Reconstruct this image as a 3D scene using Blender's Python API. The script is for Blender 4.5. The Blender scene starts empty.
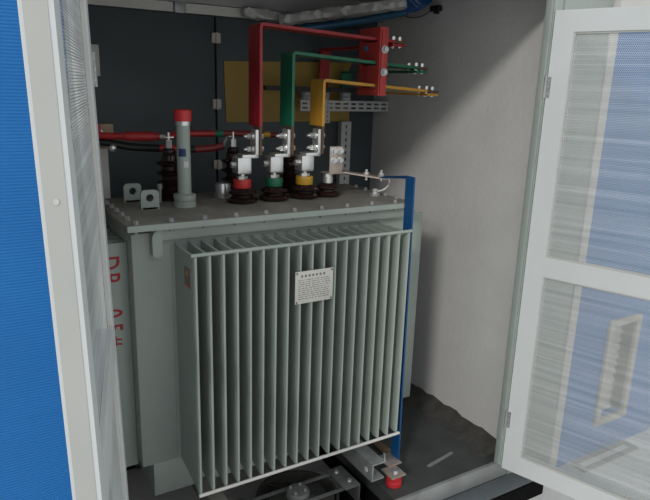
import bpy, bmesh, math, random
from mathutils import Vector, Matrix
random.seed(4)
S = bpy.context.scene
COL = S.collection
PI = math.pi

# ------------------------------------------------------------------ materials
def new_mat(name):
    m = bpy.data.materials.new(name); m.use_nodes = True
    nt = m.node_tree
    return m, nt, nt.nodes['Principled BSDF']

def mat(name, col, rough=0.5, metal=0.0, var=0.12, scale=9.0, bump=0.0, bscale=60.0, tint=None, stretch=(1, 1, 1)):
    m, nt, b = new_mat(name)
    N, L = nt.nodes, nt.links
    tc = N.new('ShaderNodeTexCoord')
    mp = N.new('ShaderNodeMapping'); mp.inputs['Scale'].default_value = stretch
    L.new(tc.outputs['Object'], mp.inputs['Vector'])
    nz = N.new('ShaderNodeTexNoise'); nz.inputs['Scale'].default_value = scale; nz.inputs['Detail'].default_value = 5
    L.new(mp.outputs['Vector'], nz.inputs['Vector'])
    rp = N.new('ShaderNodeValToRGB')
    c2 = tint if tint else tuple(c * (1 - 2 * var) for c in col)
    rp.color_ramp.elements[0].position = 0.3; rp.color_ramp.elements[1].position = 0.7
    rp.color_ramp.elements[0].color = (*c2, 1); rp.color_ramp.elements[1].color = (*col, 1)
    L.new(nz.outputs['Fac'], rp.inputs['Fac']); L.new(rp.outputs['Color'], b.inputs['Base Color'])
    b.inputs['Roughness'].default_value = rough; b.inputs['Metallic'].default_value = metal
    if bump:
        n2 = N.new('ShaderNodeTexNoise'); n2.inputs['Scale'].default_value = bscale; n2.inputs['Detail'].default_value = 4
        L.new(mp.outputs['Vector'], n2.inputs['Vector'])
        bp = N.new('ShaderNodeBump'); bp.inputs['Strength'].default_value = bump; bp.inputs['Distance'].default_value = 0.01
        L.new(n2.outputs['Fac'], bp.inputs['Height']); L.new(bp.outputs['Normal'], b.inputs['Normal'])
    return m

M = {}
M['paint'] = mat('grey_green_paint', (0.355, 0.400, 0.360), 0.42, 0, 0.05, 6)
M['lidtop'] = mat('dusty_grey_paint', (0.26, 0.25, 0.22), 0.75, 0, 0.1, 11, tint=(0.17, 0.155, 0.125), bump=0.15)
M['slate'] = mat('slate_steel', (0.058, 0.075, 0.083), 0.5, 0, 0.08, 5, bump=0.05, bscale=200)
M['plaster'] = mat('white_plaster', (0.60, 0.59, 0.575), 0.9, 0, 0.05, 4, bump=0.25, bscale=45)
M['mortar'] = mat('dark_mortar', (0.075, 0.072, 0.066), 0.95, 0, 0.2, 20, bump=0.6, bscale=50)
M['floor'] = mat('dark_floor_paint', (0.068, 0.073, 0.072), 0.65, 0, 0.18, 7, bump=0.1)
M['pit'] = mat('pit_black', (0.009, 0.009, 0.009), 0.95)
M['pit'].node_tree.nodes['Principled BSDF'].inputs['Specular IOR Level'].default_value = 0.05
M['ceil'] = mat('ceiling_grey', (0.42, 0.42, 0.41), 0.9, 0, 0.1, 8)
M['alu'] = mat('white_aluminium', (0.64, 0.66, 0.66), 0.38, 0.0, 0.03, 5)
M['jamb'] = mat('grey_aluminium', (0.38, 0.42, 0.39), 0.4, 0.1, 0.05, 8)
M['galv'] = mat('galvanised_steel', (0.42, 0.43, 0.43), 0.45, 0.45, 0.15, 25)
M['silver'] = mat('bright_metal', (0.80, 0.80, 0.78), 0.28, 0.8, 0.08, 30)
M['copper'] = mat('dull_copper', (0.17, 0.105, 0.07), 0.55, 0.5, 0.2, 20)
M['tincopper'] = mat('tinned_copper', (0.62, 0.52, 0.45), 0.4, 0.6, 0.15, 20)
M['redbar'] = mat('red_busbar_paint', (0.36, 0.016, 0.022), 0.42, 0, 0.12, 14)
M['greenbar'] = mat('green_busbar_paint', (0.010, 0.15, 0.075), 0.42, 0, 0.12, 14)
M['yellowbar'] = mat('yellow_busbar_paint', (0.60, 0.30, 0.035), 0.45, 0, 0.1, 14)
M['bluebar'] = mat('blue_strip_paint', (0.004, 0.075, 0.22), 0.4, 0, 0.08, 14)
M['redblock'] = mat('red_moulded_block', (0.48, 0.050, 0.042), 0.4, 0, 0.07, 14)
M['brown'] = mat('brown_porcelain', (0.030, 0.014, 0.013), 0.13, 0, 0.2, 12)
M['black'] = mat('black_rubber', (0.012, 0.012, 0.013), 0.5, 0, 0.1, 12)
M['redcap'] = mat('red_plastic', (0.58, 0.03, 0.035), 0.4, 0, 0.06, 12)
M['redcable'] = mat('red_cable_sheath', (0.42, 0.02, 0.02), 0.42, 0, 0.1, 12)
M['darkred'] = mat('dark_red_sheath', (0.22, 0.02, 0.022), 0.45, 0, 0.1, 12)
M['greenband'] = mat('green_tape', (0.01, 0.17, 0.10), 0.45)
M['yellowband'] = mat('yellow_ring', (0.68, 0.38, 0.03), 0.45)
M['yellowboard'] = mat('ochre_board', (0.36, 0.235, 0.045), 0.6, 0, 0.08, 5)
M['wood'] = mat('pale_wood', (0.46, 0.33, 0.22), 0.7, 0, 0.15, 9, stretch=(1, 8, 1))
M['oldwood'] = mat('old_wood', (0.20, 0.14, 0.085), 0.8, 0, 0.2, 9, stretch=(1, 8, 1))
M['greyins'] = mat('grey_insulator', (0.33, 0.34, 0.34), 0.45)
M['plate'] = mat('brushed_plate', (0.62, 0.60, 0.55), 0.45, 0.15, 0.04, 12)
M['ink'] = mat('dark_ink', (0.16, 0.15, 0.14), 0.7)
M['redink'] = mat('red_stencil_paint', (0.42, 0.015, 0.03), 0.55, 0, 0.1, 40)
M['concrete'] = mat('pale_concrete', (0.70, 0.69, 0.66), 0.9, 0, 0.06, 3, bump=0.15, bscale=35)
M['ledge'] = mat('ledge_zinc', (0.15, 0.17, 0.18), 0.6, 0.2, 0.12, 10)
M['sill'] = mat('sill_zinc', (0.36, 0.37, 0.36), 0.5, 0.25, 0.15, 9)
M['fanmetal'] = mat('dusty_dark_steel', (0.045, 0.044, 0.040), 0.7, 0.0, 0.15, 15)
M['fanmetal'].node_tree.nodes['Principled BSDF'].inputs['Specular IOR Level'].default_value = 0.15
M['fanframe'] = mat('fan_frame_steel', (0.19, 0.20, 0.19), 0.55, 0.3, 0.15, 15)
M['bluepipe'] = mat('blue_pipe', (0.03, 0.13, 0.24), 0.4, 0, 0.12, 14)
M['blueduct'] = mat('blue_plastic_duct', (0.012, 0.085, 0.26), 0.33, 0, 0.15, 14)
M['white'] = mat('off_white_paint', (0.70, 0.68, 0.64), 0.6, 0, 0.06, 7)
M['beige'] = mat('beige_paint', (0.55, 0.50, 0.44), 0.55, 0, 0.06, 9)
M['rail'] = mat('zinc_rail', (0.52, 0.54, 0.54), 0.5, 0.2, 0.06, 12)
M['channel'] = mat('darker_aluminium', (0.50, 0.50, 0.475), 0.5, 0.1, 0.04, 6)
M['bead'] = mat('bead_strip', (0.50, 0.50, 0.47), 0.5, 0, 0.05, 9)
M['drain'] = mat('weathered_steel', (0.30, 0.28, 0.25), 0.7, 0.2, 0.2, 9)
M['bluelabel'] = mat('blue_label', (0.05, 0.25, 0.5), 0.5)
M['navy'] = mat('navy_label', (0.02, 0.04, 0.14), 0.5)
M['whitelabel'] = mat('white_label', (0.7, 0.7, 0.7), 0.5)
M['warn'] = mat('faded_warning_label', (0.20, 0.17, 0.15), 0.5, 0, 0.1, 60)

def foil_mat():
    m, nt, b = new_mat('crumpled_foil')
    N, L = nt.nodes, nt.links
    tc = N.new('ShaderNodeTexCoord')
    v = N.new('ShaderNodeTexVoronoi'); v.inputs['Scale'].default_value = 22
    L.new(tc.outputs['Object'], v.inputs['Vector'])
    bp = N.new('ShaderNodeBump'); bp.inputs['Strength'].default_value = 0.7; bp.inputs['Distance'].default_value = 0.02
    L.new(v.outputs['Distance'], bp.inputs['Height']); L.new(bp.outputs['Normal'], b.inputs['Normal'])
    b.inputs['Base Color'].default_value = (0.50, 0.50, 0.48, 1)
    b.inputs['Metallic'].default_value = 0.2; b.inputs['Roughness'].default_value = 0.4
    return m
M['foil'] = foil_mat()

def blue_wall_mat():
    m, nt, b = new_mat('blue_embossed_panel')
    N, L = nt.nodes, nt.links
    tc = N.new('ShaderNodeTexCoord')
    mp = N.new('ShaderNodeMapping'); mp.inputs['Scale'].default_value = (40, 40, 130)
    L.new(tc.outputs['Object'], mp.inputs['Vector'])
    nz = N.new('ShaderNodeTexNoise'); nz.inputs['Scale'].default_value = 1.0; nz.inputs['Detail'].default_value = 2
    L.new(mp.outputs['Vector'], nz.inputs['Vector'])
    w = N.new('ShaderNodeTexWave'); w.bands_direction = 'Z'; w.inputs['Scale'].default_value = 40; w.inputs['Distortion'].default_value = 1.2
    w.inputs['Detail'].default_value = 1; w.inputs['Detail Scale'].default_value = 6
    L.new(tc.outputs['Object'], w.inputs['Vector'])
    ad = N.new('ShaderNodeMath'); ad.operation = 'ADD'
    L.new(w.outputs['Fac'], ad.inputs[0]); L.new(nz.outputs['Fac'], ad.inputs[1])
    bp = N.new('ShaderNodeBump'); bp.inputs['Strength'].default_value = 0.35; bp.inputs['Distance'].default_value = 0.003
    L.new(ad.outputs[0], bp.inputs['Height']); L.new(bp.outputs['Normal'], b.inputs['Normal'])
    n3 = N.new('ShaderNodeTexNoise'); n3.inputs['Scale'].default_value = 6
    L.new(tc.outputs['Object'], n3.inputs['Vector'])
    rp = N.new('ShaderNodeValToRGB')
    rp.color_ramp.elements[0].color = (0.007, 0.155, 0.47, 1); rp.color_ramp.elements[1].color = (0.010, 0.185, 0.54, 1)
    L.new(n3.outputs['Fac'], rp.inputs['Fac']); L.new(rp.outputs['Color'], b.inputs['Base Color'])
    b.inputs['Roughness'].default_value = 0.45
    return m
M['blue'] = blue_wall_mat()

def screen_mat():
    # perforated sheet: hexagonal array of round holes, 6 mm pitch, in the sheet's own coordinates
    m, nt, b = new_mat('perforated_sheet')
    N, L = nt.nodes, nt.links
    tc = N.new('ShaderNodeTexCoord')
    sp = N.new('ShaderNodeSeparateXYZ'); L.new(tc.outputs['Object'], sp.inputs[0])
    def math_(op, a, c):
        n = N.new('ShaderNodeMath'); n.operation = op
        for i, v in enumerate((a, c)):
            if v is None: continue
            if isinstance(v, (int, float)): n.inputs[i].default_value = v
            else: L.new(v, n.inputs[i])
        return n.outputs[0]
    k = 2 * PI / 0.0065
    tot = None
    for ang in (30, 90, 150):
        ca, sa = math.cos(math.radians(ang)) * k * 2 / math.sqrt(3), math.sin(math.radians(ang)) * k * 2 / math.sqrt(3)
        d = math_('ADD', math_('MULTIPLY', sp.outputs['X'], ca), math_('MULTIPLY', sp.outputs['Z'], sa))
        c = math_('COSINE', d, None)
        tot = c if tot is None else math_('ADD', tot, c)
    hole = math_('GREATER_THAN', tot, -0.35)
    tr = N.new('ShaderNodeBsdfTransparent')
    mx = N.new('ShaderNodeMixShader')
    out = N['Material Output']
    mp = N.new('ShaderNodeMapping'); mp.inputs['Scale'].default_value = (1.0, 1, 62)  # stretched noise paints horizontal reflection streaks into the sheet colour
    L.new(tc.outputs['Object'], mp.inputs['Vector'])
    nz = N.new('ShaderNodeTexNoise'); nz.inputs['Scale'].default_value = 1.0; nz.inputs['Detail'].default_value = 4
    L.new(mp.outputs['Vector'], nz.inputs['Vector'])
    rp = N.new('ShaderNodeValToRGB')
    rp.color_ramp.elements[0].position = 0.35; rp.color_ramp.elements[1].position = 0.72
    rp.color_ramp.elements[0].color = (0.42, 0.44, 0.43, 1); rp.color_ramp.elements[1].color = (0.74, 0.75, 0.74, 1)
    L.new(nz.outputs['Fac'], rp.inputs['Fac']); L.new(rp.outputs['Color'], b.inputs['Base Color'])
    b.inputs['Metallic'].default_value = 0.25; b.inputs['Roughness'].default_value = 0.4
    L.new(hole, mx.inputs[0]); L.new(b.outputs[0], mx.inputs[1]); L.new(tr.outputs[0], mx.inputs[2])
    L.new(mx.outputs[0], out.inputs['Surface'])
    return m
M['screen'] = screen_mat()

# ------------------------------------------------------------------ geometry helpers
class MB:
    def __init__(s): s.bm = bmesh.new()
    def _tr(s, verts, mtx):
        for v in verts: v.co = mtx @ v.co
    def box(s, x0, x1, y0, y1, z0, z1, bev=0.0, rot=None, piv=None):
        r = bmesh.ops.create_cube(s.bm, size=1.0)
        vs = r['verts']
        for v in vs:
            v.co = Vector((x0 + (v.co.x + .5) * (x1 - x0), y0 + (v.co.y + .5) * (y1 - y0), z0 + (v.co.z + .5) * (z1 - z0)))
        if bev:
            es = list({e for v in vs for e in v.link_edges})
            r2 = bmesh.ops.bevel(s.bm, geom=es, offset=bev, segments=2, affect='EDGES', profile=0.5)
            vs = list({v for f in r2['faces'] for v in f.verts} | {v for v in vs if v.is_valid})
        if rot is not None:
            p = Vector(piv) if piv else Vector(((x0 + x1) / 2, (y0 + y1) / 2, (z0 + z1) / 2))
            s._tr(vs, Matrix.Translation(p) @ rot.to_4x4() @ Matrix.Translation(-p))
        return s
    def cyl(s, p0, p1, r, r2=None, seg=20):
        p0, p1 = Vector(p0), Vector(p1); d = p1 - p0
        q = Vector((0, 0, 1)).rotation_difference(d.normalized()).to_matrix().to_4x4()
        bmesh.ops.create_cone(s.bm, cap_ends=True, segments=seg, radius1=r, radius2=r if r2 is None else r2, depth=d.length,
                              matrix=Matrix.Translation((p0 + p1) / 2) @ q)
        return s
    def sph(s, c, r, sc=(1, 1, 1)):
        bmesh.ops.create_uvsphere(s.bm, u_segments=16, v_segments=10, radius=r, matrix=Matrix.Translation(c) @ Matrix.Diagonal((*sc, 1)))
        return s
    def lathe(s, prof, o, seg=28):
        rings = []
        for r, z in prof:
            rings.append([s.bm.verts.new((o[0] + r * math.cos(2 * PI * i / seg), o[1] + r * math.sin(2 * PI * i / seg), o[2] + z)) for i in range(seg)])
        for a, b in zip(rings, rings[1:]):
            for i in range(seg):
                j = (i + 1) % seg
                s.bm.faces.new((a[i], a[j], b[j], b[i]))
        s.bm.faces.new(rings[0][::-1]); s.bm.faces.new(rings[-1])
        return s
    def prism(s, pts, ext):
        # pts: planar 3D polygon, ext: extrusion vector
        e = Vector(ext)
        a = [s.bm.verts.new(p) for p in pts]; b = [s.bm.verts.new(Vector(p) + e) for p in pts]
        n = len(pts)
        s.bm.faces.new(a); s.bm.faces.new(b[::-1])
        for i in range(n):
            j = (i + 1) % n
            s.bm.faces.new((a[j], a[i], b[i], b[j]))
        return s
    def strip(s, path, t, ext, side=1):
        # flat bar bent in a plane: path points, thickness t offset within the plane normal to ext
        e = Vector(ext).normalized(); P = [Vector(p) for p in path]; off = []
        for i, p in enumerate(P):
            ds = []
            if i > 0: ds.append((P[i] - P[i - 1]).normalized())
            if i < len(P) - 1: ds.append((P[i + 1] - P[i]).normalized())
            ns = [e.cross(d) * side for d in ds]
            if len(ns) == 1: off.append(p + ns[0] * t)
            else:
                h = (ns[0] + ns[1]).normalized(); off.append(p + h * (t / max(0.3, h.dot(ns[0]))))
        return s.prism(P + off[::-1], ext)
    def tube(s, pts, r, seg=12, radii=None):
        P = [Vector(p) for p in pts]; rings = []
        up = Vector((0, 0, 1))
        for i, p in enumerate(P):
            d = (P[min(i + 1, len(P) - 1)] - P[max(i - 1, 0)]).normalized()
            u = d.cross(up) if abs(d.z) < .95 else d.cross(Vector((1, 0, 0)))
            u.normalize(); w = u.cross(d)
            rr = radii[i] if radii else r
            rings.append([s.bm.verts.new(p + (u * math.cos(2 * PI * k / seg) + w * math.sin(2 * PI * k / seg)) * rr) for k in range(seg)])
        for a, b in zip(rings, rings[1:]):
            for i in range(seg):
                j = (i + 1) % seg; s.bm.faces.new((a[i], a[j], b[j], b[i]))
        s.bm.faces.new(rings[0][::-1]); s.bm.faces.new(rings[-1])
        return s
    def build(s, name, material, parent=None, base=None, label=None):
        bm = s.bm
        bmesh.ops.recalc_face_normals(bm, faces=bm.faces[:])
        o = Vector(base) if base is not None else (getattr(parent, '_w', None) or Vector((0, 0, 0)))
        me = bpy.data.meshes.new(name)
        org = ORG.get(parent.name, Vector((0, 0, 0))) if parent else (Vector(base) if base is not None else Vector((0, 0, 0)))
        for v in bm.verts: v.co -= org
        bm.to_mesh(me); bm.free()
        me.materials.append(M[material])
        for p in me.polygons: p.use_smooth = True
        me.set_sharp_from_angle(angle=math.radians(32))
        ob = bpy.data.objects.new(name, me); COL.objects.link(ob)
        if parent: ob.parent = parent; ORG[ob.name] = org
        else: ob.location = org; ORG[ob.name] = org
        if label: ob['label'] = label
        return ob

ORG = {}     # world position of the frame in which a thing's children are written
def empty(name, loc):
    o = bpy.data.objects.new(name, None); COL.objects.link(o); o.location = loc; o.empty_display_size = .1
    ORG[o.name] = Vector(loc)
    return o
def tag(o, label, cat, group=None, kind=None):
    o['label'] = label; o['category'] = cat
    if group: o['group'] = group
    if kind: o['kind'] = kind
    return o
def struct(name, mb, material):
    o = mb.build(name, material); o['kind'] = 'structure'; return o
def dup(o, off, name=None):
    c = o.copy(); COL.objects.link(c)
    if name: c.name = name
    c.location = Vector(o.location) + Vector(off)
    ORG[c.name] = ORG.get(o.name, Vector((0, 0, 0)))
    return c
def dup_tree(o, off, depth=0):
    c = dup(o, off if depth == 0 else (0, 0, 0))
    if depth == 0: ORG[c.name] = ORG.get(o.name, Vector()) + Vector(off)
    for k in [x for x in S.objects if x.parent == o]:
        d = dup_tree(k, (0, 0, 0), depth + 1); d.parent = c
    return c
def hexbolt(mb, p, axis, r, h):
    p = Vector(p); a = Vector(axis).normalized()
    return mb.cyl(p, p + a * h * .25, r * 1.35, seg=16).cyl(p + a * h * .25, p + a * h, r, seg=6)

# ================================================================== SETTING
YF = -0.12          # plane of the front wall
# floor with the pit under the transformer
PX0, PX1, PY0, PY1 = -0.37, 0.76, -0.105, 0.80
f = MB()
f.box(-0.40, PX0, YF, 1.05, -0.06, 0).box(PX1, 1.40, YF, 1.05, -0.06, 0).box(PX0, PX1, YF, PY0, -0.06, 0).box(PX0, PX1, PY1, 1.05, -0.06, 0)
struct('floor', f, 'floor')
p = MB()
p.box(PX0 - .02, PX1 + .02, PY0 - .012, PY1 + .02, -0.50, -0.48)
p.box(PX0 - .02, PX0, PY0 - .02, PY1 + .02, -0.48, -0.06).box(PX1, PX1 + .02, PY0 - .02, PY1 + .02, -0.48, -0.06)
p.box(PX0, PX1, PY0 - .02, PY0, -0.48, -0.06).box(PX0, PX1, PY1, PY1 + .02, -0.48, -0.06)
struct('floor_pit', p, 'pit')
struct('ceiling', MB().box(-0.42, 1.45, YF, 1.10, 2.0, 2.06), 'ceil')
# back wall: two slate steel doors with a seam, white strip above
struct('wall_back', MB().box(-0.42, 1.45, 1.075, 1.12, -0.06, 2.0), 'slate')
struct('door_3', MB().box(-0.40, 0.478, 1.05, 1.075, 0.0, 1.868, bev=.004), 'slate')
struct('door_4', MB().box(0.488, 1.345, 1.05, 1.075, 0.0, 1.868, bev=.004), 'slate')
for i, z in enumerate((1.775, 1.482, 1.20)):
    h = MB().box(0.462, 0.481, 1.036, 1.05, z - .022, z + .022, bev=.003).box(0.485, 0.504, 1.036, 1.05, z - .022, z + .022, bev=.003)
    h.cyl((0.483, 1.034, z - .024), (0.483, 1.034, z + .024), .006, seg=10)
    hb = h.build('hinge', 'beige', bpy.data.objects['door_4'])
struct('trim_1', MB().box(-0.40, 0.29, 1.045, 1.075, 1.872, 1.912), 'white')
struct('trim_14', MB().box(0.345, 0.83, 1.045, 1.075, 1.872, 1.912), 'white')
struct('trim_2', MB().box(-0.40, 1.40, 1.02, 1.075, 1.914, 2.0), 'ceil')
struct('trim_3', MB().box(0.292, 0.343, 1.03, 1.075, 1.868, 1.93, bev=.004), 'galv')
struct('wall_right', MB().box(1.40, 1.46, YF, 1.075, -0.06, 2.0), 'plaster')
struct('wall_left', MB().box(-0.46, -0.40, YF, 1.075, -0.06, 2.0), 'plaster')
# rough mortar fillet along the foot of the right wall
mb = MB(); n = 26; prev = None
rows = []
for i in range(n):
    y = YF + .05 + (1.04 - YF - .05) * i / (n - 1)
    w = .115 + .02 * math.sin(i * 1.7) + random.uniform(-.008, .008); h = .045 + random.uniform(-.008, .008)
    rows.append([mb.bm.verts.new(c) for c in ((1.40 - w, y, 0.0005), (1.40 - w * .55, y, h * .35), (1.40, y, h), (1.40, y, 0.0005))])
for a, b in zip(rows, rows[1:]):
    for k in range(4): mb.bm.faces.new((a[k], a[(k + 1) % 4], b[(k + 1) % 4], b[k]))
mb.bm.faces.new(rows[0]); mb.bm.faces.new(rows[-1][::-1])
struct('baseboard_right', mb, 'mortar')
# front: sill, ledge, plinth, jambs, lintel, facing panels
struct('trim_4', MB().box(-0.34, 1.36, YF - .02, YF, -0.065, 0.012, bev=.003), 'sill')
struct('trim_5', MB().box(-0.34, 1.47, -0.225, YF - .02, -0.075, -0.065, bev=.002), 'ledge')
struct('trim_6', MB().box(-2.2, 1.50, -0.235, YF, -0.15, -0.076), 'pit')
j = MB().box(1.292, 1.325, -0.15, YF, 0.012, 1.95, bev=.003).box(1.296, 1.302, -0.156, -.15, 0.012, 1.95).box(1.330, 1.37, -0.135, YF, 0.012, 1.95, bev=.003).box(1.322, 1.334, -0.128, YF, 0.012, 1.95)
struct('trim_7', j, 'jamb')
j = MB().box(-0.345, -0.292, -0.135, YF, 0.012, 1.95, bev=.003)
struct('trim_8', j, 'jamb')
struct('trim_9', MB().box(-0.40, 1.65, -0.15, YF + .02, 1.95, 2.3), 'jamb')
struct('trim_10', MB().box(1.372, 1.648, -0.14, YF + .02, -0.15, 1.95, bev=.004), 'jamb')
struct('trim_11', MB().box(1.65, 1.70, -0.145, YF + .02, -0.15, 1.88, bev=.004), 'white')
struct('wall_front_right', MB().box(1.70, 1.972, -0.135, YF + .03, -0.15, 1.88).box(2.163, 2.46, -0.135, YF + .03, -0.15, 1.88).box(1.972, 2.163, -0.135, YF + .03, -0.15, .040).box(1.972, 2.163, -0.135, YF + .03, .532, 1.88), 'blue')
struct('trim_12', MB().box(1.652, 2.50, -0.17, YF + .02, 1.882, 2.3, bev=.004), 'white')
struct('trim_13', MB().box(2.46, 2.50, -0.145, YF + .02, -0.15, 1.88, bev=.004), 'white')
struct('wall_front_left', MB().box(-2.2, -0.346, -0.135, YF + .02, -0.075, 2.3), 'blue')
struct('ground', MB().box(-14, 16, -14, 18, -0.25, -0.15), 'concrete')

# ------------------------------------------------------------------ the two mesh doors (local x = from hinge to free edge)
def make_door(name, loc, d, width, out, label):
    o = empty(name, loc); o.rotation_euler = (0, 0, math.atan2(d[1], d[0])); ORG[o.name] = Vector((0, 0, 0))
    o['kind'] = 'structure'; o['label'] = label
    st, th = 0.074, 0.040 * out
    y0, y1 = min(0, th), max(0, th)
    z0, z1, top, bot = 0.0, 1.865, .075, .080
    def miter(a, b, c, d_):
        return MB().prism([(a[0], y0, a[1]), (b[0], y0, b[1]), (c[0], y0, c[1]), (d_[0], y0, d_[1])], (0, y1 - y0, 0))
    W = width; iz0, iz1 = z0 + bot, z1 - top
    miter((0, z0), (st, iz0), (st, iz1), (0, z1)).build('stile', 'alu', o)
    miter((W, z0), (W, z1), (W - st, iz1), (W - st, iz0)).build('stile', 'alu', o)
    miter((0, z1), (st, iz1), (W - st, iz1), (W, z1)).build('rail', 'alu', o)
    miter((0, z0), (W, z0), (W - st, iz0), (st, iz0)).build('rail', 'alu', o)
    mr = MB().box(st, W - st, y0, y1, .885, .963)
    mr.build('rail', 'alu', o)
    for (za, zb) in ((iz0, .885), (.963, iz1)):
        bd = MB(); a, b = sorted((0.004 * out, 0.012 * out))
        bd.box(st, W - st, a, b, za, za + .008).box(st, W - st, a, b, zb - .006, zb)
        bd.box(st, st + .006, a, b, za + .008, zb - .006).box(W - st - .006, W - st, a, b, za + .008, zb - .006)
        bd.build('glazing_bead', 'bead', o)
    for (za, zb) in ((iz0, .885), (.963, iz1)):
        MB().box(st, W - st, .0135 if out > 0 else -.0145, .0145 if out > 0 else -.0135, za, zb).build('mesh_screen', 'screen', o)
    for z in (0.235, 1.60):
        h = MB().cyl((-0.006, y0 - .001 if out > 0 else y1 + .001, z - .04), (-0.006, y0 - .001 if out > 0 else y1 + .001, z + .04), .007, seg=12)
        a, b = (y0 - .004, y0) if out > 0 else (y1, y1 + .004)
        h.box(-0.004, .014, a, b, z - .036, z + .036)
        hg = h.build('hinge', 'galv', o)
        sc = MB()
        for dz in (-.024, 0, .024): sc.cyl((.007, a - .0015 if out > 0 else b, z + dz), (.007, a if out > 0 else b + .0015, z + dz), .0035, seg=10)
        sc.build('screw', 'silver', hg)
    MB().box(W, W + .0012, y0 + .005, y1 - .007, .004, z1 - .004).build('end_strip', 'channel', o, label='darker strip along the end face')  # thin strip, darker than the stile around it
    for z in (1.425,):
        MB().cyl((W, (y0 + y1) / 2, z), (W + .003, (y0 + y1) / 2, z), .004, seg=10).build('end_screw', 'silver', o)
    return o
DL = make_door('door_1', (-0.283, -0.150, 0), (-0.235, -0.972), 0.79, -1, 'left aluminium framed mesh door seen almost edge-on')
DL.rotation_euler = (Matrix.Rotation(math.radians(-1.1), 3, Vector((.2, .98, 0))) @ DL.rotation_euler.to_matrix()).to_euler()
DL.location.x += .025
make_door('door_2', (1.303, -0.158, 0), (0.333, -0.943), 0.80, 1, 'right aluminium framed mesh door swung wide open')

# ================================================================== TRANSFORMER
T = tag(empty('transformer', (0.42, 0.40, 0.0)), 'grey-green oil-filled power transformer with corrugated cooling fins filling the kiosk', 'transformer')
TY0, TY1 = 0.205, 0.615       # tank
tk = MB().box(-0.138, 0.975, TY0, TY1, 0.245, 1.10, bev=.004)
tk.box(-0.100, 0.93, TY0 - .001, TY1, 0.115, 0.247, bev=.003)
tk.build('tank', 'paint', T)
fl = MB().box(-0.075, 0.945, .172, TY0, 1.075, 1.118, bev=.008)
arc = [(-0.080 + .030 * (1 - math.sin(a)), .166, 1.088 + .030 * math.cos(a)) for a in [PI / 2 * k / 10 for k in range(11)]]
fl.prism([(-0.048, .166, 1.118)] + arc + [(-0.080, .166, 1.030), (-0.072, .166, 1.024), (-0.056, .166, 1.024), (-0.048, .166, 1.032)], (0, .040, 0))
fl.build('tank_flange', 'paint', T)
lid = MB().box(-0.163, 0.970, 0.150, 0.655, 1.120, 1.140, bev=.004).build('tank_lid', 'lidtop', T)
fr = MB().box(-0.160, 0.967, 0.1475, 0.152, 1.119, 1.1385).build('lid_rim', 'paint', lid)
bpos = [(-0.13 + .113 * i, 0.168) for i in range(10)] + [(-.138, .168 + .075 * i) for i in range(1, 7)] + [(.948, .168 + .075 * i) for i in range(1, 6)]
b0 = None
for (x, y) in bpos:
    if b0 is None:
        b0 = hexbolt(MB(), (x, y, 1.140), (0, 0, 1), .0085, .012).cyl((x, y, 1.108), (x, y, 1.1405), .006, seg=8).build('bolt', 'galv', lid); bx = (x, y)
    else:
        c = dup(b0, (x - bx[0], y - bx[1], 0)); c.parent = lid
# corrugated front: 19 fins
NF, W, ZT, ZB = 19, 0.836, 1.058, 0.221
pitch = (W - .005) / (NF - 1)
def fin_mesh():
    mb = MB()
    t, e = .0040, .0060
    out = [(-t, TY0), (-t, .03), (-e, .018), (-e, .006), (-e * .5, .001), (e * .5, .001), (e, .006), (e, .018), (t, .03), (t, TY0)]
    out = [(x_ + .005, y_) for x_, y_ in out]
    a = [mb.bm.verts.new((x, y, ZB + (.03 if y > .1 else 0.0))) for x, y in out]
    b = [mb.bm.verts.new((x, y, ZT)) for x, y in out]
    nn = len(out)
    for i in range(nn):
        k = (i + 1) % nn; mb.bm.faces.new((a[i], a[k], b[k], b[i]))
    mb.bm.faces.new(a[::-1]); mb.bm.faces.new(b)
    return mb
fin0 = fin_mesh().build('cooling_fin', 'paint', T)
for i in range(1, NF):
    c = dup(fin0, (pitch * i, 0, 0)); c.parent = T
# outer side sheets of the corrugation and root strips between the fins
MB().box(-.010, W + .010, TY0 - .004, TY0, ZB + .04, ZT).build('fin_root_sheet', 'paint', T)
MB().cyl((-.010, .004, ZT + .006), (W + .010, .004, ZT + .006), .0062, seg=12).build('fin_tie_rod', 'paint', T)
MB().cyl((-.004, -.003, ZB - .004), (W + .010, -.003, ZB - .004), .0062, seg=12).build('fin_tie_rod', 'white', T, label='pale lower tie rod')
# side radiators: fins with their broad faces to the front
def side_fins(x0, x1, zt, zb):
    first = None
    for i in range(7):
        y = .27 + .045 * i
        if first is None:
            first = MB().box(x0, x1, y - .0055, y + .0055, zb, zt, bev=.004).build('side_fin', 'paint', T); fy = y
        else:
            c = dup(first, (0, y - fy, 0)); c.parent = T
side_fins(-0.285, -0.138, 1.062, 0.225)
side_fins(0.975, 1.118, 1.066, 0.185)
# under frame channels
def channel_y(x, y0, y1, z0, z1, w, t=.007):
    mb = MB()
    mb.box(x, x + t, y0, y1, z0, z1).box(x + t, x + w, y0, y1, z1 - t, z1).box(x + t, x + w, y0, y1, z0, z0 + t)
    return mb
ch = channel_y(0.690, -0.045, 0.70, 0.062, 0.140, 0.060).build('base_channel', 'galv', T)
MB().cyl((0.688, -.005, .098), (0.6905, -.005, .098), .011, seg=16).build('bolt_hole', 'white', ch)
channel_y(0.060, -0.02, 0.70, 0.062, 0.135, 0.055).build('base_channel', 'drain', T)
MB().box(0.10, 0.70, .30, .36, .062, .115).box(-.10, .93, .48, .54, .062, .115).build('cross_member', 'fanmetal', T)
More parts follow.
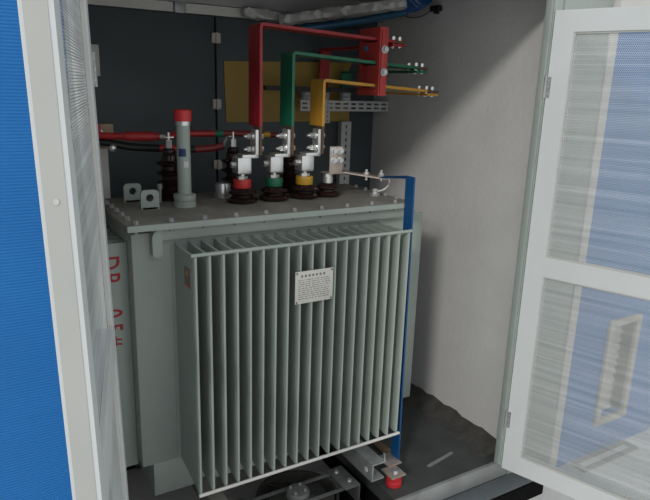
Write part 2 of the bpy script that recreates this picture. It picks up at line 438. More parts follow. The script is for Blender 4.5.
# lifting lugs on the lid
def lug(x, y):
    pts = []
    for (px, pz) in [(-.032, 0), (.032, 0), (.032, .058), (.024, .068), (-.024, .068), (-.032, .058)]: pts.append((px, pz))
    bm = bmesh.new()
    ang = [2 * PI * k / 24 for k in range(24)]
    o_ = []
    for a in ang:       # outer outline sampled by ray from the hole's centre
        dx, dz = math.cos(a), math.sin(a); best = 9
        for (ax, az), (bx_, bz) in zip(pts, pts[1:] + pts[:1]):
            ex, ez = bx_ - ax, bz - az; den = dx * ez - dz * ex
            if abs(den) < 1e-9: continue
            t = (ax * ez - (az - .040) * ex) / den; u = (ax * dz - (az - .040) * dx) / den
            if t > 0 and -1e-6 <= u <= 1 + 1e-6: best = min(best, t)
        o_.append((dx * best, .040 + dz * best))
    mb = MB(); bm = mb.bm
    L = []
    for yy in (y - .006, y + .006):
        L.append(([bm.verts.new((x + a_, yy, 1.140 + b_)) for a_, b_ in o_], [bm.verts.new((x + .0135 * math.cos(a), yy, 1.140 + .040 + .0135 * math.sin(a))) for a in ang]))
    for k in range(24):
        q = (k + 1) % 24
        for (O, I) in L: bm.faces.new((O[k], O[q], I[q], I[k]))
        bm.faces.new((L[0][0][k], L[0][0][q], L[1][0][q], L[1][0][k]))
        bm.faces.new((L[0][1][k], L[0][1][q], L[1][1][q], L[1][1][k]))
    # bottom corners
    mb.box(x - .032, x + .032, y - .006, y + .006, 1.139, 1.146)
    return mb
lug(-.022, .395).build('lifting_lug', 'paint', T)
lug(-.042, .555).build('lifting_lug', 'paint', T)
# oil filler tube
tb = MB().lathe([(.040, 0), (.040, .020), (.036, .022), (.036, .024), (.040, .026), (.040, .045), (.0245, .047), (.024, .288), (.024, .292)], (.107, .40, 1.140)).build('oil_filler_tube', 'paint', T)
MB().lathe([(.027, 0), (.027, .014)], (.107, .40, 1.430)).build('collar', 'silver', tb, label='bright metal collar')
MB().lathe([(.0305, 0), (.0305, .036), (.027, .040)], (.107, .40, 1.4445)).build('cap', 'redcap', tb, label='red plastic cap')
def tube_sticker(a0, a1, z0, z1, name, m_, label):
    mb = MB(); N_ = 8; ring = []
    for rr in (.0243, .0250):
        for zz in (z0, z1):
            ring.append([mb.bm.verts.new((.107 + rr * math.cos(a0 + (a1 - a0) * k / N_), .40 + rr * math.sin(a0 + (a1 - a0) * k / N_), zz)) for k in range(N_ + 1)])
    A, B, C_, D = ring
    for k in range(N_):
        for (p_, q_) in ((A, B), (C_, D), (A, C_), (B, D)): mb.bm.faces.new((p_[k], p_[k + 1], q_[k + 1], q_[k]))
    for k in (0, N_): mb.bm.faces.new((A[k], B[k], D[k], C_[k]))
    mb.build(name, m_, tb, label=label)
aim = math.atan2(-1.756 - .40, -.596 - .107)
tube_sticker(aim - .75, aim + .35, 1.322, 1.350, 'label_strip', 'navy', 'navy blue sticker')
tube_sticker(aim + .0, aim + .7, 1.283, 1.305, 'label_strip', 'whitelabel', 'white sticker')
# chrome vent cap
vc = MB().lathe([(.034, 0), (.034, .012), (.031, .014), (.031, .050), (.027, .057), (.010, .060)], (.305, .53, 1.140)).build('pressure_relief_valve', 'silver', T, label='polished round valve cap')
# stub valve rod at the back of the lid
MB().lathe([(.006, 0), (.006, .05), (.010, .052), (.010, .07)], (.045, .50, 1.140), seg=12).build('thermometer_pocket', 'galv', T)

# low voltage bushings
LV = [(0.332, 'redcap', 'red'), (0.466, 'greenbar', 'green'), (0.602, 'yellowband', 'yellow')]
def porcelain(x, y, z, s=1.0):
    return MB().lathe([(.040 * s, 0), (.058 * s, .004), (.060 * s, .012), (.052 * s, .020), (.040 * s, .024), (.038 * s, .028),
                       (.048 * s, .032), (.054 * s, .037), (.050 * s, .043), (.034 * s, .051), (.030 * s, .056)], (x, y, z), seg=32)
for (x, bm_, cname) in LV:
    bu = porcelain(x, .40, 1.140).build('low_voltage_bushing', 'brown', T)
    MB().lathe([(.0335, 0), (.0345, .004), (.0345, .028), (.0335, .032)], (x, .40, 1.196)).build('colour_ring', bm_, bu, label=cname + ' phase ring')
    MB().cyl((x, .40, 1.228), (x, .40, 1.240), .021, seg=6).cyl((x, .40, 1.240), (x, .40, 1.262), .011, seg=14).build('stud', 'silver', bu)
    cl = MB().box(x - .030, x + .026, .368, .432, 1.250, 1.312, bev=.005).box(x - .010, x + .056, .372, .428, 1.308, 1.322, bev=.003)
    cl.box(x + .043, x + .057, .372, .420, 1.312, 1.414, bev=.003)
    cl.cyl((x - .046, .40, 1.283), (x - .029, .40, 1.283), .012, seg=6)
    cl.build('terminal_clamp', 'silver', bu)
    for zz in (1.340, 1.388):
        bo = MB()
        bo.cyl((x + .008, .40, zz), (x + .086, .40, zz), .0055, seg=12)
        bo.cyl((x + .020, .40, zz), (x + .034, .40, zz), .0105, seg=6).cyl((x + .036, .40, zz), (x + .0435, .40, zz), .014, seg=16)
        bo.cyl((x + .0695, .40, zz), (x + .075, .40, zz), .014, seg=16).cyl((x + .075, .40, zz), (x + .086, .40, zz), .0105, seg=6)
        bo.build('terminal_bolt', 'silver', bu)
# neutral bushing
bu = porcelain(.712, .40, 1.140, .86).build('neutral_bushing', 'brown', T)
MB().cyl((.712, .40, 1.186), (.712, .40, 1.222), .020, seg=18).cyl((.712, .40, 1.222), (.712, .40, 1.2335), .018, seg=6).build('stud', 'silver', bu)
# high voltage bushings
HV = [(.098, 'redcap'), (.357, 'greenbar'), (.612, 'yellowband')]
for (x, cm) in HV:
    pr = [(.044, 0), (.046, .012), (.030, .018)]
    for k in range(4):
        z = .020 + k * .036
        pr += [(.029, z), (.049, z + .010), (.050, z + .014), (.034, z + .019), (.028, z + .023)]
    pr += [(.027, .170), (.022, .174)]
    bu = MB().lathe(pr, (x, .545, 1.140), seg=32).build('high_voltage_bushing', 'brown', T)
    MB().lathe([(.022, 0), (.024, .004), (.024, .016), (.018, .022)], (x, .545, 1.314)).build('top_cap', 'brown' if cm != 'yellowband' else cm, bu)
    MB().cyl((x, .545, 1.336), (x, .545, 1.366), .012, seg=6).cyl((x, .545, 1.366), (x, .545, 1.394), .005, seg=10).build('stud', 'silver', bu)
# name plate, warning label and stencil
np_ = MB().box(.350, .500, -.0065, -.0035, .852, .968, bev=.001).build('nameplate', 'plate', T, label='aluminium rating plate')
ln = MB()
rnd = random.Random(9)
for k in range(7): ln.box(.372 + .0145 * k, .379 + .0145 * k, -.0072, -.0066, .947, .955)
for r in range(10):
    z = .936 - .0075 * r; xx = .362
    while xx < .485:
        w_ = rnd.uniform(.004, .014); ln.box(xx, min(xx + w_, .488), -.0070, -.0066, z, z + .0022); xx += w_ + rnd.uniform(.002, .007)
ln.build('plate_print', 'ink', np_)
for (x, z) in ((.356, .962), (.494, .962), (.356, .858), (.494, .858)): MB().cyl((x, -.0085, z), (x, -.0064, z), .003, seg=10).build('rivet', 'copper', np_)
ws = MB().box(-.0004, .0008, .045, .098, .945, 1.008).build('warning_label', 'warn', T, label='small faded warning sticker on the end fin')
MB().prism([(-.0009, .098 - .012, .983), (-.0009, .098 - .036, .983), (-.0009, .098 - .024, 1.004)], (.0006, 0, 0)).build('warning_triangle', 'yellowband', ws)
MB().box(-.0009, -.0003, .046, .097, .946, .953).build('red_band', 'redcap', ws)
def stencil(txt, origin, size, sx, parent):
    cu = bpy.data.curves.new('stencil', 'FONT'); cu.body = txt; cu.size = size; cu.extrude = .0003; cu.offset = .0012; cu.space_character = 1.12
    to = bpy.data.objects.new('stencil', cu); COL.objects.link(to)
    dg = bpy.context.evaluated_depsgraph_get(); dg.update()
    me = bpy.data.meshes.new_from_object(to.evaluated_get(dg))
    bpy.data.objects.remove(to)
    # text reads downwards: glyph x -> world -z, glyph y (up) -> world +x, faces -y
    mtx = Matrix(((0, 1, 0, 0), (0, 0, -1, 0), (-1, 0, 0, 0), (0, 0, 0, 1)))
    me.transform(Matrix.Translation(Vector(origin) - ORG[parent.name]) @ mtx @ Matrix.Diagonal((sx, 1, 1, 1)))
    me.materials.clear(); me.materials.append(M['redink'])
    ob = bpy.data.objects.new('stencil_text', me); COL.objects.link(ob); ob.parent = parent
    ob['label'] = 'red stencilled character'
    return ob
for ch, z in (('D', 1.020), ('P', .962), ('0', .835), ('5', .783), ('#', .737)):
    stencil(ch, (-.228, .2640, z), .090, .72 if ch in 'DP' else .70, T)

# ================================================================== BUSBARS
GB = 'painted low voltage busbars'
def busbar(cname, m_, xv, ztop0, ztop1, xend, label, zend):
    o = tag(empty('busbar', (xv, .42, 1.31)), label, 'busbar', GB)
    y0, w = .372, .100
    k = (zend - ztop0) / (xend - xv)
    r = .014
    path = [(xv, y0, 1.425), (xv, y0, ztop0 - r), (xv + r * .3, y0, ztop0 - r * .3), (xv + r, y0, ztop0), (xend - .05, y0, zend - k * .05)]
    MB().strip(path, .011, (0, w, 0), 1).build('painted_bar', m_, o)
    MB().strip([(xv, y0, 1.318), (xv, y0, 1.4252)], .011, (0, .048, 0), 1).build('bare_end', 'copper', o, label='bare copper lower end')
    MB().strip([(xend - .05, y0, zend - k * .05), (xend + .012, y0, zend + k * .012)], .011, (0, w, 0), 1).build('bare_tip', 'copper', o, label='bare copper tip')
    for dx in (-.038, -.006):
        for dy in (.025, .075):
            z = zend + k * dx; bo = MB()
            bo.cyl((xend + dx, y0 + dy, z - .028), (xend + dx, y0 + dy, z + .017), .0050, seg=10)
            bo.cyl((xend + dx, y0 + dy, z + .002), (xend + dx, y0 + dy, z + .015), .010, seg=6).cyl((xend + dx, y0 + dy, z - .025), (xend + dx, y0 + dy, z - .0125), .0105, seg=6)
            bo.build('bolt', 'silver', o)
    return o
busbar('red', 'redbar', .391, 1.793, 1.775, 1.042, 'red painted busbar, the tallest of three, rising from the red-ringed bushing', 1.767)
busbar('green', 'greenbar', .525, 1.701, 1.685, 1.169, 'green painted busbar, middle of three, rising from the green-ringed bushing', 1.668)
busbar('yellow', 'yellowbar', .661, 1.606, 1.593, 1.234, 'yellow painted busbar, the shortest of three, rising from the yellow-ringed bushing', 1.574)
# red clamp block with slots for the three bars
CZ0, CZ1 = 1.548, 1.812
slots = []
for (x0, z0, x1, z1) in ((.391, 1.793, 1.042, 1.767), (.525, 1.701, 1.169, 1.668), (.661, 1.606, 1.234, 1.574)):
    zc = z0 + (z1 - z0) * (.925 - x0) / (x1 - x0); slots.append((zc - .0155, zc + .0035))
slots.sort()
ck = tag(empty('busbar_clamp', (.925, .43, CZ0)), 'red moulded clamp block gripping the three painted busbars', 'busbar clamp')
mb = MB()
mb.box(.905, .945, .350, .3705, CZ0, CZ1).box(.905, .945, .4735, .498, CZ0, CZ1)
zz = CZ0
for (a, b) in slots + [(CZ1, CZ1)]:
    mb.box(.906, .944, .3705, .4735, zz, a); zz = b
mb.box(.901, .905, .362, .486, CZ0 + .012, slots[0][0] - .006, bev=.002)
mb.box(.912, .938, .344, .350, CZ0 + .01, CZ1 - .01, bev=.002)
mb.build('block', 'redblock', ck)
for z in (1.640, 1.727): MB().cyl((.925, .330, z), (.925, .3445, z), .0115, seg=6).cyl((.925, .3415, z), (.925, .3435, z), .0155, seg=20).build('bolt', 'whitelabel', ck, label='pale bolt head')
MB().box(.9035, .9048, .435, .458, 1.722, 1.742).build('sticker', 'bluelabel', ck, label='small blue sticker')

# rear bars that carry the three phases back to the post insulators
GR = 'rear connecting bars behind the clamp'
RY = .965
def rear(cname, m_, path_parts, label, base):
    o = tag(empty('connecting_bar', base), label, 'busbar', GR)
    for nm, mb_, mm in path_parts: mb_.build(nm, mm, o)
    return o
rear('red', 'redbar', [('level_bar', MB().box(.984, 1.050, .372, RY + .012, 1.7445, 1.7545), 'redbar'),
     ('drop_bar', MB().prism([(.985, RY, 1.5625), (1.040, RY, 1.5625), (1.050, RY, 1.7440), (.994, RY, 1.7440)], (0, .010, 0)), 'redbar')],
     'red bar running back from the clamp and leaning down to the post insulators', (1.02, RY, 1.5625))
rear('green', 'greenbar', [('level_bar', MB().box(1.116, 1.178, .372, RY + .012, 1.6445, 1.6545), 'greenbar'),
     ('drop_bar', MB().box(1.116, 1.178, RY, RY + .010, 1.5625, 1.6440), 'greenbar')],
     'short green bar behind the red clamp block, dropping to the right-hand post insulator', (1.16, RY, 1.5625))
rear('yellow', 'yellowbar', [('level_bar', MB().box(1.184, 1.244, .372, 1.048, 1.551, 1.561), 'yellowbar')],
     'yellow bar seen edge-on at the right of the clamp, running back to the slate wall', (1.226, 1.048, 1.551))
tag(MB().box(.680, 1.19, .925, .955, 1.552, 1.574).build('connecting_bar', 'black', base=(.95, .94, 1.552)), 'thin black bar lying across the post insulators in front of the ochre board', 'busbar', GR)
# slotted rail
def slotted(name, length, w, depth, pitch_, double, material, base, rotm, label, cat):
    # C-profile, long axis local x, face local -y, with oblong slots in the face
    mb = MB(); t = .003
    def P_(x0, x1, z0, z1): mb.box(x0, x1, 0, t, z0, z1)
    rowz = [(.30 * w - .0045, .30 * w + .0045), (.70 * w - .0045, .70 * w + .0045)] if double else [(.5 * w - .0045, .5 * w + .0045)]
    nslot = int(length / pitch_); sl = pitch_ * (.62 if double else .5)
    zs = 0
    for (a, b) in rowz: P_(0, length, zs, a); zs = b
    P_(0, length, zs, w)
    for (a, b) in rowz:
        x = 0
        for k in range(nslot):
            s0 = pitch_ * k + (pitch_ - sl) / 2; P_(x, s0, a, b); x = s0 + sl
        P_(x, length, a, b)
    mb.box(0, length, t, depth, 0, t).box(0, length, t, depth, w - t, w)
    for v in mb.bm.verts: v.co = rotm @ v.co + Vector(base)
    o = mb.build(name, material, base=base)
    return tag(o, label, cat)
slotted('slotted_rail', .525, .052, .03, .0475, True, 'rail', (.875, .945, 1.458), Matrix.Identity(3), 'horizontal slotted steel rail carrying the grey post insulators', 'rail')
RZ = Matrix(((0, 0, -1), (0, 1, 0), (1, 0, 0)))
slotted('slotted_strut', 1.402, .060, .035, .034, False, 'rail', (1.213, 1.004, 0.0), RZ, 'tall upright slotted steel strut standing beside the slate back wall', 'strut')
slotted('slotted_bracket', .112, .028, .006, .022, False, 'rail', (1.040, .939, 1.400), RZ, 'short perforated bracket hanging from the horizontal slotted rail', 'bracket')
ins = [(.910, 'grey post insulator on the rail, leftmost, half behind the yellow busbar'), (1.012, 'grey post insulator on the rail, the middle one under the red bar'), (1.140, 'grey post insulator on the rail, rightmost, under the green bar')]
for (x, lb) in ins:
    o = MB().lathe([(.026, 0), (.030, .004), (.030, .016), (.026, .020), (.030, .024), (.030, .036), (.026, .0415)], (x, .962, 1.5101), seg=24).build('post_insulator', 'greyins', base=(x, .962, 1.51))
    tag(o, lb, 'insulator', 'grey post insulators on the slotted rail')
# ochre board
bd = MB().prism([(.520, 1.05, 1.677), (1.222, 1.05, 1.700), (1.226, 1.05, 1.688), (1.205, 1.05, 1.655), (1.225, 1.05, 1.402), (.530, 1.05, 1.399)], (0, -.006, 0)).build('insulating_board', 'yellowboard', base=(.87, 1.047, 1.40))
tag(bd, 'flat ochre-yellow board fixed on the slate back wall behind the busbars', 'board')

# neutral bar: tinned copper L on the neutral bushing, running to the blue strip
nb = tag(empty('neutral_connector', (.712, .40, 1.2336)), 'tinned copper angle strap bolted on the neutral bushing, with four bolts', 'connector')
MB().box(.700, .762, .368, .374, 1.2335, 1.345, bev=.001).build('upright_plate', 'tincopper', nb)
fp = MB(); top = [(.694, .374, 1.2336), (.694, .432, 1.2336), (.800, .432, 1.2336), (.935, .330, 1.2150), (.935, .270, 1.2150), (.905, .270, 1.2150), (.780, .374, 1.2336)]
fp.prism(top, (0, 0, .006))
fp.build('flat_strap', 'tincopper', nb)
for (x, z) in ((.716, 1.328), (.746, 1.328), (.716, 1.290), (.746, 1.290)): hexbolt(MB(), (x, .368, z), (0, -1, 0), .0100, .016).build('bolt', 'silver', nb)
# link bolts holding strap and blue strip; short stand-off below
so = tag(empty('earth_stand_off', (.915, .34, 1.1401)), 'small white stand-off with two bolts and a curved lead under the copper strap', 'stand-off')
MB().cyl((.905, .335, 1.1401), (.905, .335, 1.152), .022, seg=20).cyl((.905, .335, 1.152), (.905, .335, 1.170), .013, seg=6).build('foot', 'silver', so)
for (x, y) in ((.868, .350), (.915, .310)): MB().cyl((x, y, 1.205), (x, y, 1.250), .0065, seg=10).cyl((x, y, 1.222), (x, y, 1.238), .0130, seg=6).build('bolt', 'silver', so)
pts = []
for k in range(13):
    a = -PI / 2 + PI * .62 * k / 12
    pts.append((.915 + .048 * math.cos(a), .325 - .01 * k / 12, 1.196 + .036 * math.sin(a)))
MB().tube(pts, .0062, 10).build('lead', 'silver', so)
# blue earthing strip
es = tag(empty('earthing_strip', (.869, .05, .048)), 'blue painted flat earthing strip bent over the lid and down beside the fins', 'earthing strip')
ys0, yw = .022, .050
hor = MB().prism([(.856, ys0, 1.2570), (.856, ys0 + yw, 1.2570), (.935, .300, 1.2215), (.890, .285, 1.2215)], (0, 0, .005)).build('top_bar', 'bluebar', es)
MB().prism([(.872, ys0, .0695), (.879, ys0, .0695), (.863, ys0, 1.2620), (.856, ys0, 1.2620)], (0, yw, 0)).build('upright_bar', 'bluebar', es)
# red floor insulator
fi = tag(empty('floor_insulator', (.815, -.03, 0)), 'red post insulator with a metal top plate on the floor below the blue strip', 'insulator')
MB().lathe([(.029, 0), (.033, .004), (.033, .022), (.030, .025), (.033, .028), (.033, .050), (.029, .054)], (.815, -.030, 0.0005), seg=26).build('body', 'redcap', fi)
MB().box(.777, .847, -.066, .010, .0546, .0620, bev=.001).build('top_plate', 'tincopper', fi)
MB().box(.808, .876, .0, .082, .0622, .0690, bev=.001).build('link_plate', 'tincopper', fi)
hexbolt(MB(), (.815, -.036, .062), (0, 0, 1), .011, .012).build('bolt', 'silver', fi)
hexbolt(MB(), (.815, .045, .069), (0, 0, 1), .010, .012).cyl((.815, .045, .075), (.815, .045, .102), .0055, seg=10).build('bolt', 'silver', fi)

# ================================================================== HIGH VOLTAGE CABLES
GH = 'high voltage cables'
def curve(pts, n=10):
    P = [Vector(p) for p in pts]; out = []
    for i in range(len(P) - 1):
        a, b, c, d = P[max(i - 1, 0)], P[i], P[i + 1], P[min(i + 2, len(P) - 1)]
        for k in range(n):
            t = k / n
            out.append(.5 * ((2 * b) + (c - a) * t + (2 * a - 5 * b + 4 * c - d) * t * t + (3 * b - a - 3 * c + d) * t ** 3))
    return out + [P[-1]]
c1 = tag(empty('high_voltage_cable', (-.02, .58, 1.377)), 'bright red thick-sleeved cable running from the wooden block to the grey tube', 'cable', GH)
pts = curve([(-.30, .66, 1.42), (-.20, .635, 1.392), (-.12, .615, 1.379), (-.04, .59, 1.378), (.03, .572, 1.378), (.070, .562, 1.378)])
n = len(pts)
MB().tube(pts, .012, 14, [.0125 if i < n * .55 else (.0175 if i < n - 5 else .0125) for i in range(n)]).build('sheath', 'redcable', c1)
MB().cyl((.070, .562, 1.378), (.090, .552, 1.377), .009, seg=12).box(.084, .116, .537, .553, 1.3745, 1.3785).build('lug', 'silver', c1)
c2 = tag(empty('high_voltage_cable', (.1, .62, 1.34)), 'black sagging cable with dark red ends below the bright red one', 'cable', GH)
MB().tube(curve([(-.30, .70, 1.36), (-.20, .67, 1.362), (-.11, .645, 1.352), (-.02, .635, 1.335), (.085, .630, 1.327)]), .0145, 12).build('sheath', 'black', c2)
MB().tube(curve([(.085, .630, 1.327), (.12, .630, 1.326), (.15, .628, 1.325)]), .0150, 12).build('red_sleeve', 'redcable', c2)
MB().tube(curve([(.15, .628, 1.325), (.19, .622, 1.322), (.225, .615, 1.321)]), .0135, 12).build('sheath', 'black', c2)
MB().tube(curve([(.225, .615, 1.321), (.27, .605, 1.324), (.305, .598, 1.329), (.334, .590, 1.336)]), .0140, 12).build('end_sleeve', 'darkred', c2)
MB().cyl((.334, .590, 1.336), (.345, .575, 1.372), .007, seg=10).box(.341, .360, .552, .582, 1.3735, 1.3775).build('lug', 'silver', c2)
c3 = tag(empty('high_voltage_cable', (.25, .63, 1.378)), 'red cable with a green band, between the rear bushings', 'cable', GH)
MB().tube(curve([(.110, .585, 1.368), (.125, .62, 1.374), (.17, .645, 1.379), (.24, .645, 1.380), (.315, .636, 1.380)]), .0125, 12).build('sheath', 'redcable', c3)
MB().tube([(.315, .636, 1.380), (.348, .633, 1.380)], .0140, 14).build('green_band', 'greenband', c3)
MB().tube(curve([(.348, .633, 1.380), (.40, .63, 1.380), (.46, .625, 1.378), (.52, .615, 1.376)]), .0125, 12).build('sheath', 'darkred', c3)
MB().tube([(.52, .615, 1.376), (.548, .610, 1.375)], .0122, 14).build('yellow_band', 'yellowband', c3)
MB().tube(curve([(.548, .610, 1.375), (.575, .598, 1.374), (.592, .580, 1.374)]), .0105, 12).build('end_sleeve', 'darkred', c3)
MB().cyl((.592, .580, 1.374), (.604, .562, 1.376), .006, seg=10).box(.600, .622, .536, .566, 1.3735, 1.3775).build('lug', 'silver', c3)
# cable support at the left: pale post, wooden block and bolts
cs = tag(empty('cable_support', (-.10, .77, 0)), 'pale upright steel post with a wooden cable block bolted on its top', 'cable support')
MB().box(-.120, -.080, .755, .760, 0, 1.318).box(-.120, -.115, .760, .795, 0, 1.318).box(-.085, -.080, .760, .795, 0, 1.318).build('post', 'white', cs)
MB().box(-.130, -.055, .752, .800, 1.3185, 1.412, bev=.003).build('cable_block', 'wood', cs)
MB().sph((-.092, .610, 1.334), .0145, (1, .8, 1)).cyl((-.092, .610, 1.334), (-.092, .752, 1.334), .006, seg=10).build('knob', 'silver', cs)
MB().cyl((-.135, .742, 1.425), (-.075, .742, 1.345), .006, seg=10).build('clamp_bar', 'silver', cs)
MB().box(-.150, -.108, .715, .751, 1.345, 1.412, bev=.006).build('cable_saddle', 'redcap', cs, label='red plastic cable saddle')
st = MB().box(-.075, -.035, 1.030, 1.0495, 1.590, 1.716, bev=.002).build('wall_bracket', 'white', base=(-.055, 1.045, 1.59))
tag(st, 'narrow white bracket high on the slate wall beside the left mesh door', 'bracket')

# ================================================================== FAN UNDER THE FINS
FN = tag(empty('cooling_fan', (.42, .10, -.03)), 'dusty dark axial cooling fan on a steel cradle below the radiator fins', 'fan')
cx, cy, fz = .428, .085, .030
fr = MB()
seg = 40; R0, R1 = .155, .165
for (za, zb) in ((-.075, .012),):
    ring = [[fr.bm.verts.new((cx + r * math.cos(2 * PI * k / seg), cy + r * math.sin(2 * PI * k / seg), z)) for k in range(seg)] for (r, z) in ((R0, za), (R1, za), (R1, zb), (R0, zb))]
    for a in range(4):
        A, B = ring[a], ring[(a + 1) % 4]
        for k in range(seg): fr.bm.faces.new((A[k], A[(k + 1) % seg], B[(k + 1) % seg], B[k]))
fr.build('shroud', 'fanmetal', FN)
MB().lathe([(.030, -.05), (.047, -.045), (.047, .018), (.042, .026), (.020, .030)], (cx, cy, .010), seg=26).build('hub', 'fanframe', FN)
for k in range(4):
    a = PI / 4 + k * PI / 2; hb = MB().cyl((cx + .030 * math.cos(a), cy + .030 * math.sin(a), .034), (cx + .030 * math.cos(a), cy + .030 * math.sin(a), .044), .006, seg=6)
    hb.build('bolt', 'silver', FN)
for k in range(5):
    a = 2 * PI * k / 5 + .35
    bl = MB(); G = []
    for i in range(6):
        r = .044 + (.148 - .044) * i / 5; row = []
        for jn in range(5):
            w = -.42 + .84 * jn / 4; an = a + w * (.75 + .4 * i / 5)
            row.append((cx + r * math.cos(an), cy + r * math.sin(an), -.022 + .035 * (w / .42) * (1 - .25 * i / 5)))
        G.append(row)
    top = [[bl.bm.verts.new((x, y, z + .002)) for x, y, z in r] for r in G]; bt = [[bl.bm.verts.new((x, y, z - .002)) for x, y, z in r] for r in G]
    for i in range(5):
        for q in range(4):
            bl.bm.faces.new((top[i][q], top[i + 1][q], top[i + 1][q + 1], top[i][q + 1])); bl.bm.faces.new((bt[i][q], bt[i][q + 1], bt[i + 1][q + 1], bt[i + 1][q]))
    for i in range(5):
        bl.bm.faces.new((top[i][0], bt[i][0], bt[i + 1][0], top[i + 1][0])); bl.bm.faces.new((top[i][4], top[i + 1][4], bt[i + 1][4], bt[i][4]))
    for q in range(4):
        bl.bm.faces.new((top[0][q], top[0][q + 1], bt[0][q + 1], bt[0][q])); bl.bm.faces.new((top[5][q], bt[5][q], bt[5][q + 1], top[5][q + 1]))
    bl.build('blade', 'fanmetal', FN)
# cradle: two crossbars over the shroud, end plates with bolts, folded leg
for yy in (.020, .128): MB().box(.235, .605, yy, yy + .010, .013, .023).build('crossbar', 'fanframe', FN)
MB().box(.600, .672, .005, .150, .0230, .0290, bev=.001).box(.667, .672, .005, .150, -.06, .0230).build('end_plate', 'fanframe', FN)
MB().box(.165, .240, .005, .150, .0230, .0290, bev=.001).box(.165, .170, .005, .150, -.06, .0230).build('end_plate', 'fanframe', FN)
for (x, y) in ((.628, .118), (.645, .045), (.200, .118), (.195, .045)): hexbolt(MB(), (x, y, .029), (0, 0, 1), .008, .010).build('bolt', 'silver', FN)
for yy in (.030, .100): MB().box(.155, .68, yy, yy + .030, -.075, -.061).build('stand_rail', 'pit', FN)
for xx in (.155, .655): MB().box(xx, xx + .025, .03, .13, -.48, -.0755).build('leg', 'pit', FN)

# floor odds and ends
tag(MB().box(.900, .945, .12, .25, 0.0003, .014, bev=.002).build('wooden_plank', 'oldwood', base=(.93, .18, 0)), 'short brown wooden plank on the floor behind the blue strip', 'plank')
pl = MB().box(1.02, 1.185, .005, .018, .0003, .006, rot=Matrix.Rotation(.18, 3, 'Z')).build('flat_bar', 'sill', base=(1.1, .01, 0))
tag(pl, 'thin flat steel bar lying on the dark floor near the sill', 'bar')

# ================================================================== CEILING SERVICES
def crinkled(mb, A, B, w, h, amp, n=26):
    A, B = Vector(A), Vector(B); d = (B - A).normalized(); u = d.cross(Vector((0, 0, 1))).normalized(); v = u.cross(d)
    rings = []
    K = 12
    for i in range(n + 1):
        c = A.lerp(B, i / n); r = []
        for k in range(K):
            a = 2 * PI * k / K; sx = math.copysign(abs(math.cos(a)) ** .5, math.cos(a)); sz = math.copysign(abs(math.sin(a)) ** .5, math.sin(a))
            j = 1 + random.uniform(-amp, amp)
            r.append(mb.bm.verts.new(c + u * sx * w * .5 * j + v * sz * h * .5 * j))
        rings.append(r)
    for a, b in zip(rings, rings[1:]):
        for k in range(K): mb.bm.faces.new((a[k], a[(k + 1) % K], b[(k + 1) % K], b[k]))
    mb.bm.faces.new(rings[0][::-1]); mb.bm.faces.new(rings[-1])
    return mb
o = crinkled(MB(), (.78, .985, 1.868), (1.26, .66, 1.958), .10, .052, .09).build('foil_duct', 'foil', base=(1.0, .8, 1.9))
tag(o, 'crinkled silver foil-wrapped duct crossing below the ceiling above the busbars', 'duct')
o = crinkled(MB(), (.60, 1.005, 1.893), (.86, .985, 1.880), .05, .045, .28, 14).build('foam_filling', 'foil', base=(.72, 1.0, 1.89))
tag(o, 'lumpy grey sealing foam along the top edge of the slate wall', 'sealing foam')
o = MB().tube(curve([(.88, 1.015, 1.838), (1.05, .93, 1.868), (1.21, .80, 1.902), (1.30, .70, 1.928)]), .017, 14).build('conduit', 'bluepipe', base=(1.05, .93, 1.85))
tag(o, 'dull blue conduit running beneath the silver foil duct', 'conduit')
def duct(pts, r, base):
    P = curve(pts, 9); n = len(P)
    return MB().tube(P, r, 22, [r * (1 + .06 * math.sin(i * 2.1)) for i in range(n)]).build('corrugated_hose', 'blueduct', base=base)
tag(duct([(1.295, .755, 2.0), (1.29, .71, 1.985), (1.29, .66, 1.978), (1.28, .60, 1.985), (1.28, .56, 2.0)], .056, (1.29, .66, 1.98)), 'shiny blue corrugated hose bulging from the ceiling, the larger left one', 'hose', 'blue hoses at the ceiling')
tag(duct([(1.34, .545, 2.0), (1.34, .50, 1.998), (1.34, .45, 1.997), (1.34, .41, 2.0)], .026, (1.34, .48, 1.99)), 'small blue hose at the ceiling right of the larger hose', 'hose', 'blue hoses at the ceiling')
cb = tag(empty('cable_clip', (1.395, .60, 1.94)), 'small black clip box high on the white wall with a thin wire', 'clip')
MB().box(1.372, 1.3995, .565, .625, 1.928, 1.952, bev=.003).box(1.380, 1.3995, .585, .605, 1.918, 1.930).build('box', 'black', cb)
MB().tube(curve([(1.385, .625, 1.935), (1.392, .70, 1.916), (1.392, .78, 1.914), (1.390, .86, 1.935)]), .0022, 8).build('wire', 'black', cb)

# ================================================================== OUTSIDE, SEEN THROUGH THE RIGHT MESH DOOR
lv = tag(empty('louvre_vent', (2.06, -.135, 0.0)), 'tall beige louvred vent on the blue outer wall behind the right mesh door', 'vent')
vx0, vx1, vz0, vz1 = 1.945, 2.19, .012, .560
MB().box(vx0, vx0 + .035, -.152, -.1355, vz0, vz1, bev=.003).box(vx1 - .035, vx1, -.152, -.1355, vz0, vz1, bev=.003).box(vx0 + .035, vx1 - .035, -.152, -.1355, vz0, vz0 + .03).box(vx0 + .035, vx1 - .035, -.152, -.1355, vz1 - .03, vz1).build('frame', 'beige', lv)
MB().box(1.973, 2.162, -.064, -.060, .041, .531).box(1.973, 1.977, -.135, -.064, .041, .531).box(2.158, 2.162, -.135, -.064, .041, .531).build('back_plate', 'drain', lv)
for k in range(11):
    z = vz0 + .055 + k * .0435
    MB().box(1.978, 2.157, -.078, -.074, z - .020, z + .016, rot=Matrix.Rotation(-.5, 3, 'X')).build('slat', 'white', lv)
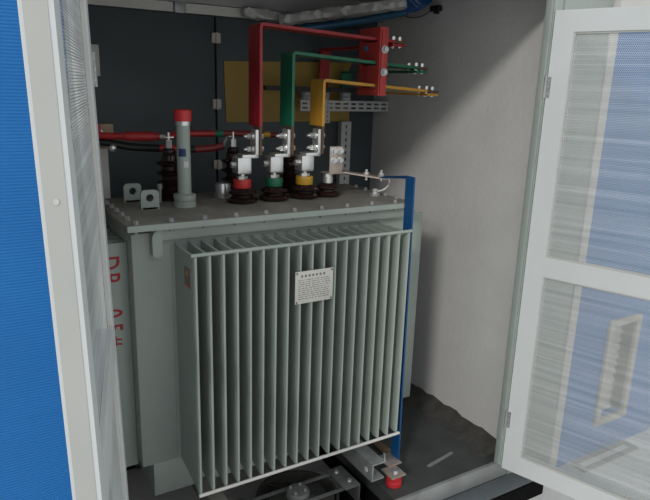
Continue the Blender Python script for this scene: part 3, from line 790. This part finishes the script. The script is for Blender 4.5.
dg_ = MB().box(1.80, 2.22, -.225, -.205, -.1498, -.138).box(1.80, 2.22, -.165, -.148, -.1498, -.138).box(1.80, 1.825, -.205, -.165, -.1498, -.138).box(2.195, 2.22, -.205, -.165, -.1498, -.138)
dgo = dg_.build('drain_frame', 'drain', base=(2.0, -.19, -.15))
tag(dgo, 'rectangular weathered steel frame on the ground at the foot of the blue wall', 'frame')

# ================================================================== LIGHT
w = bpy.data.worlds.new('sky'); S.world = w; w.use_nodes = True
N, L = w.node_tree.nodes, w.node_tree.links
bg = N['Background']
tc = N.new('ShaderNodeTexCoord'); sx = N.new('ShaderNodeSeparateXYZ'); L.new(tc.outputs['Generated'], sx.inputs[0])
rp = N.new('ShaderNodeValToRGB')
rp.color_ramp.elements[0].position = 0.0; rp.color_ramp.elements[0].color = (.80, .83, .86, 1)
rp.color_ramp.elements[1].position = 0.9; rp.color_ramp.elements[1].color = (.90, .96, 1.0, 1)
L.new(sx.outputs['Z'], rp.inputs['Fac']); L.new(rp.outputs['Color'], bg.inputs['Color'])
bg.inputs['Strength'].default_value = 0.80
sd = bpy.data.lights.new('hazy_sun', 'SUN'); sd.energy = 1.0; sd.angle = math.radians(7); sd.color = (1, .97, .92)
so_ = bpy.data.objects.new('hazy_sun', sd); COL.objects.link(so_)
so_.rotation_euler = Vector((1.25, 1.0, -.83)).to_track_quat('-Z', 'Y').to_euler()
so_.location = (-4, -4, 4)

# ================================================================== CAMERA
R = Vector((0.85905498, -0.5109813, 0.03037526)); U = Vector((0.10620286, 0.2359671, 0.96594021)); F = Vector((0.50074495, 0.8265698, -0.25697638))
cd = bpy.data.cameras.new('camera'); cam = bpy.data.objects.new('camera', cd); COL.objects.link(cam)
mw = Matrix.Identity(4)
for i in range(3): mw[i][0], mw[i][1], mw[i][2] = R[i], U[i], -F[i]
mw.translation = Vector((-0.59641539, -1.75564477, 1.57811663))
cam.matrix_world = mw
cd.sensor_fit = 'HORIZONTAL'; cd.sensor_width = 36; cd.lens = 615.64 * 36 / 650; cd.clip_start = .01
S.camera = cam
S.view_settings.view_transform = 'Standard'; S.view_settings.look = 'None'; S.view_settings.gamma = 1; S.view_settings.use_curve_mapping = False
S.view_settings.exposure = 0.15
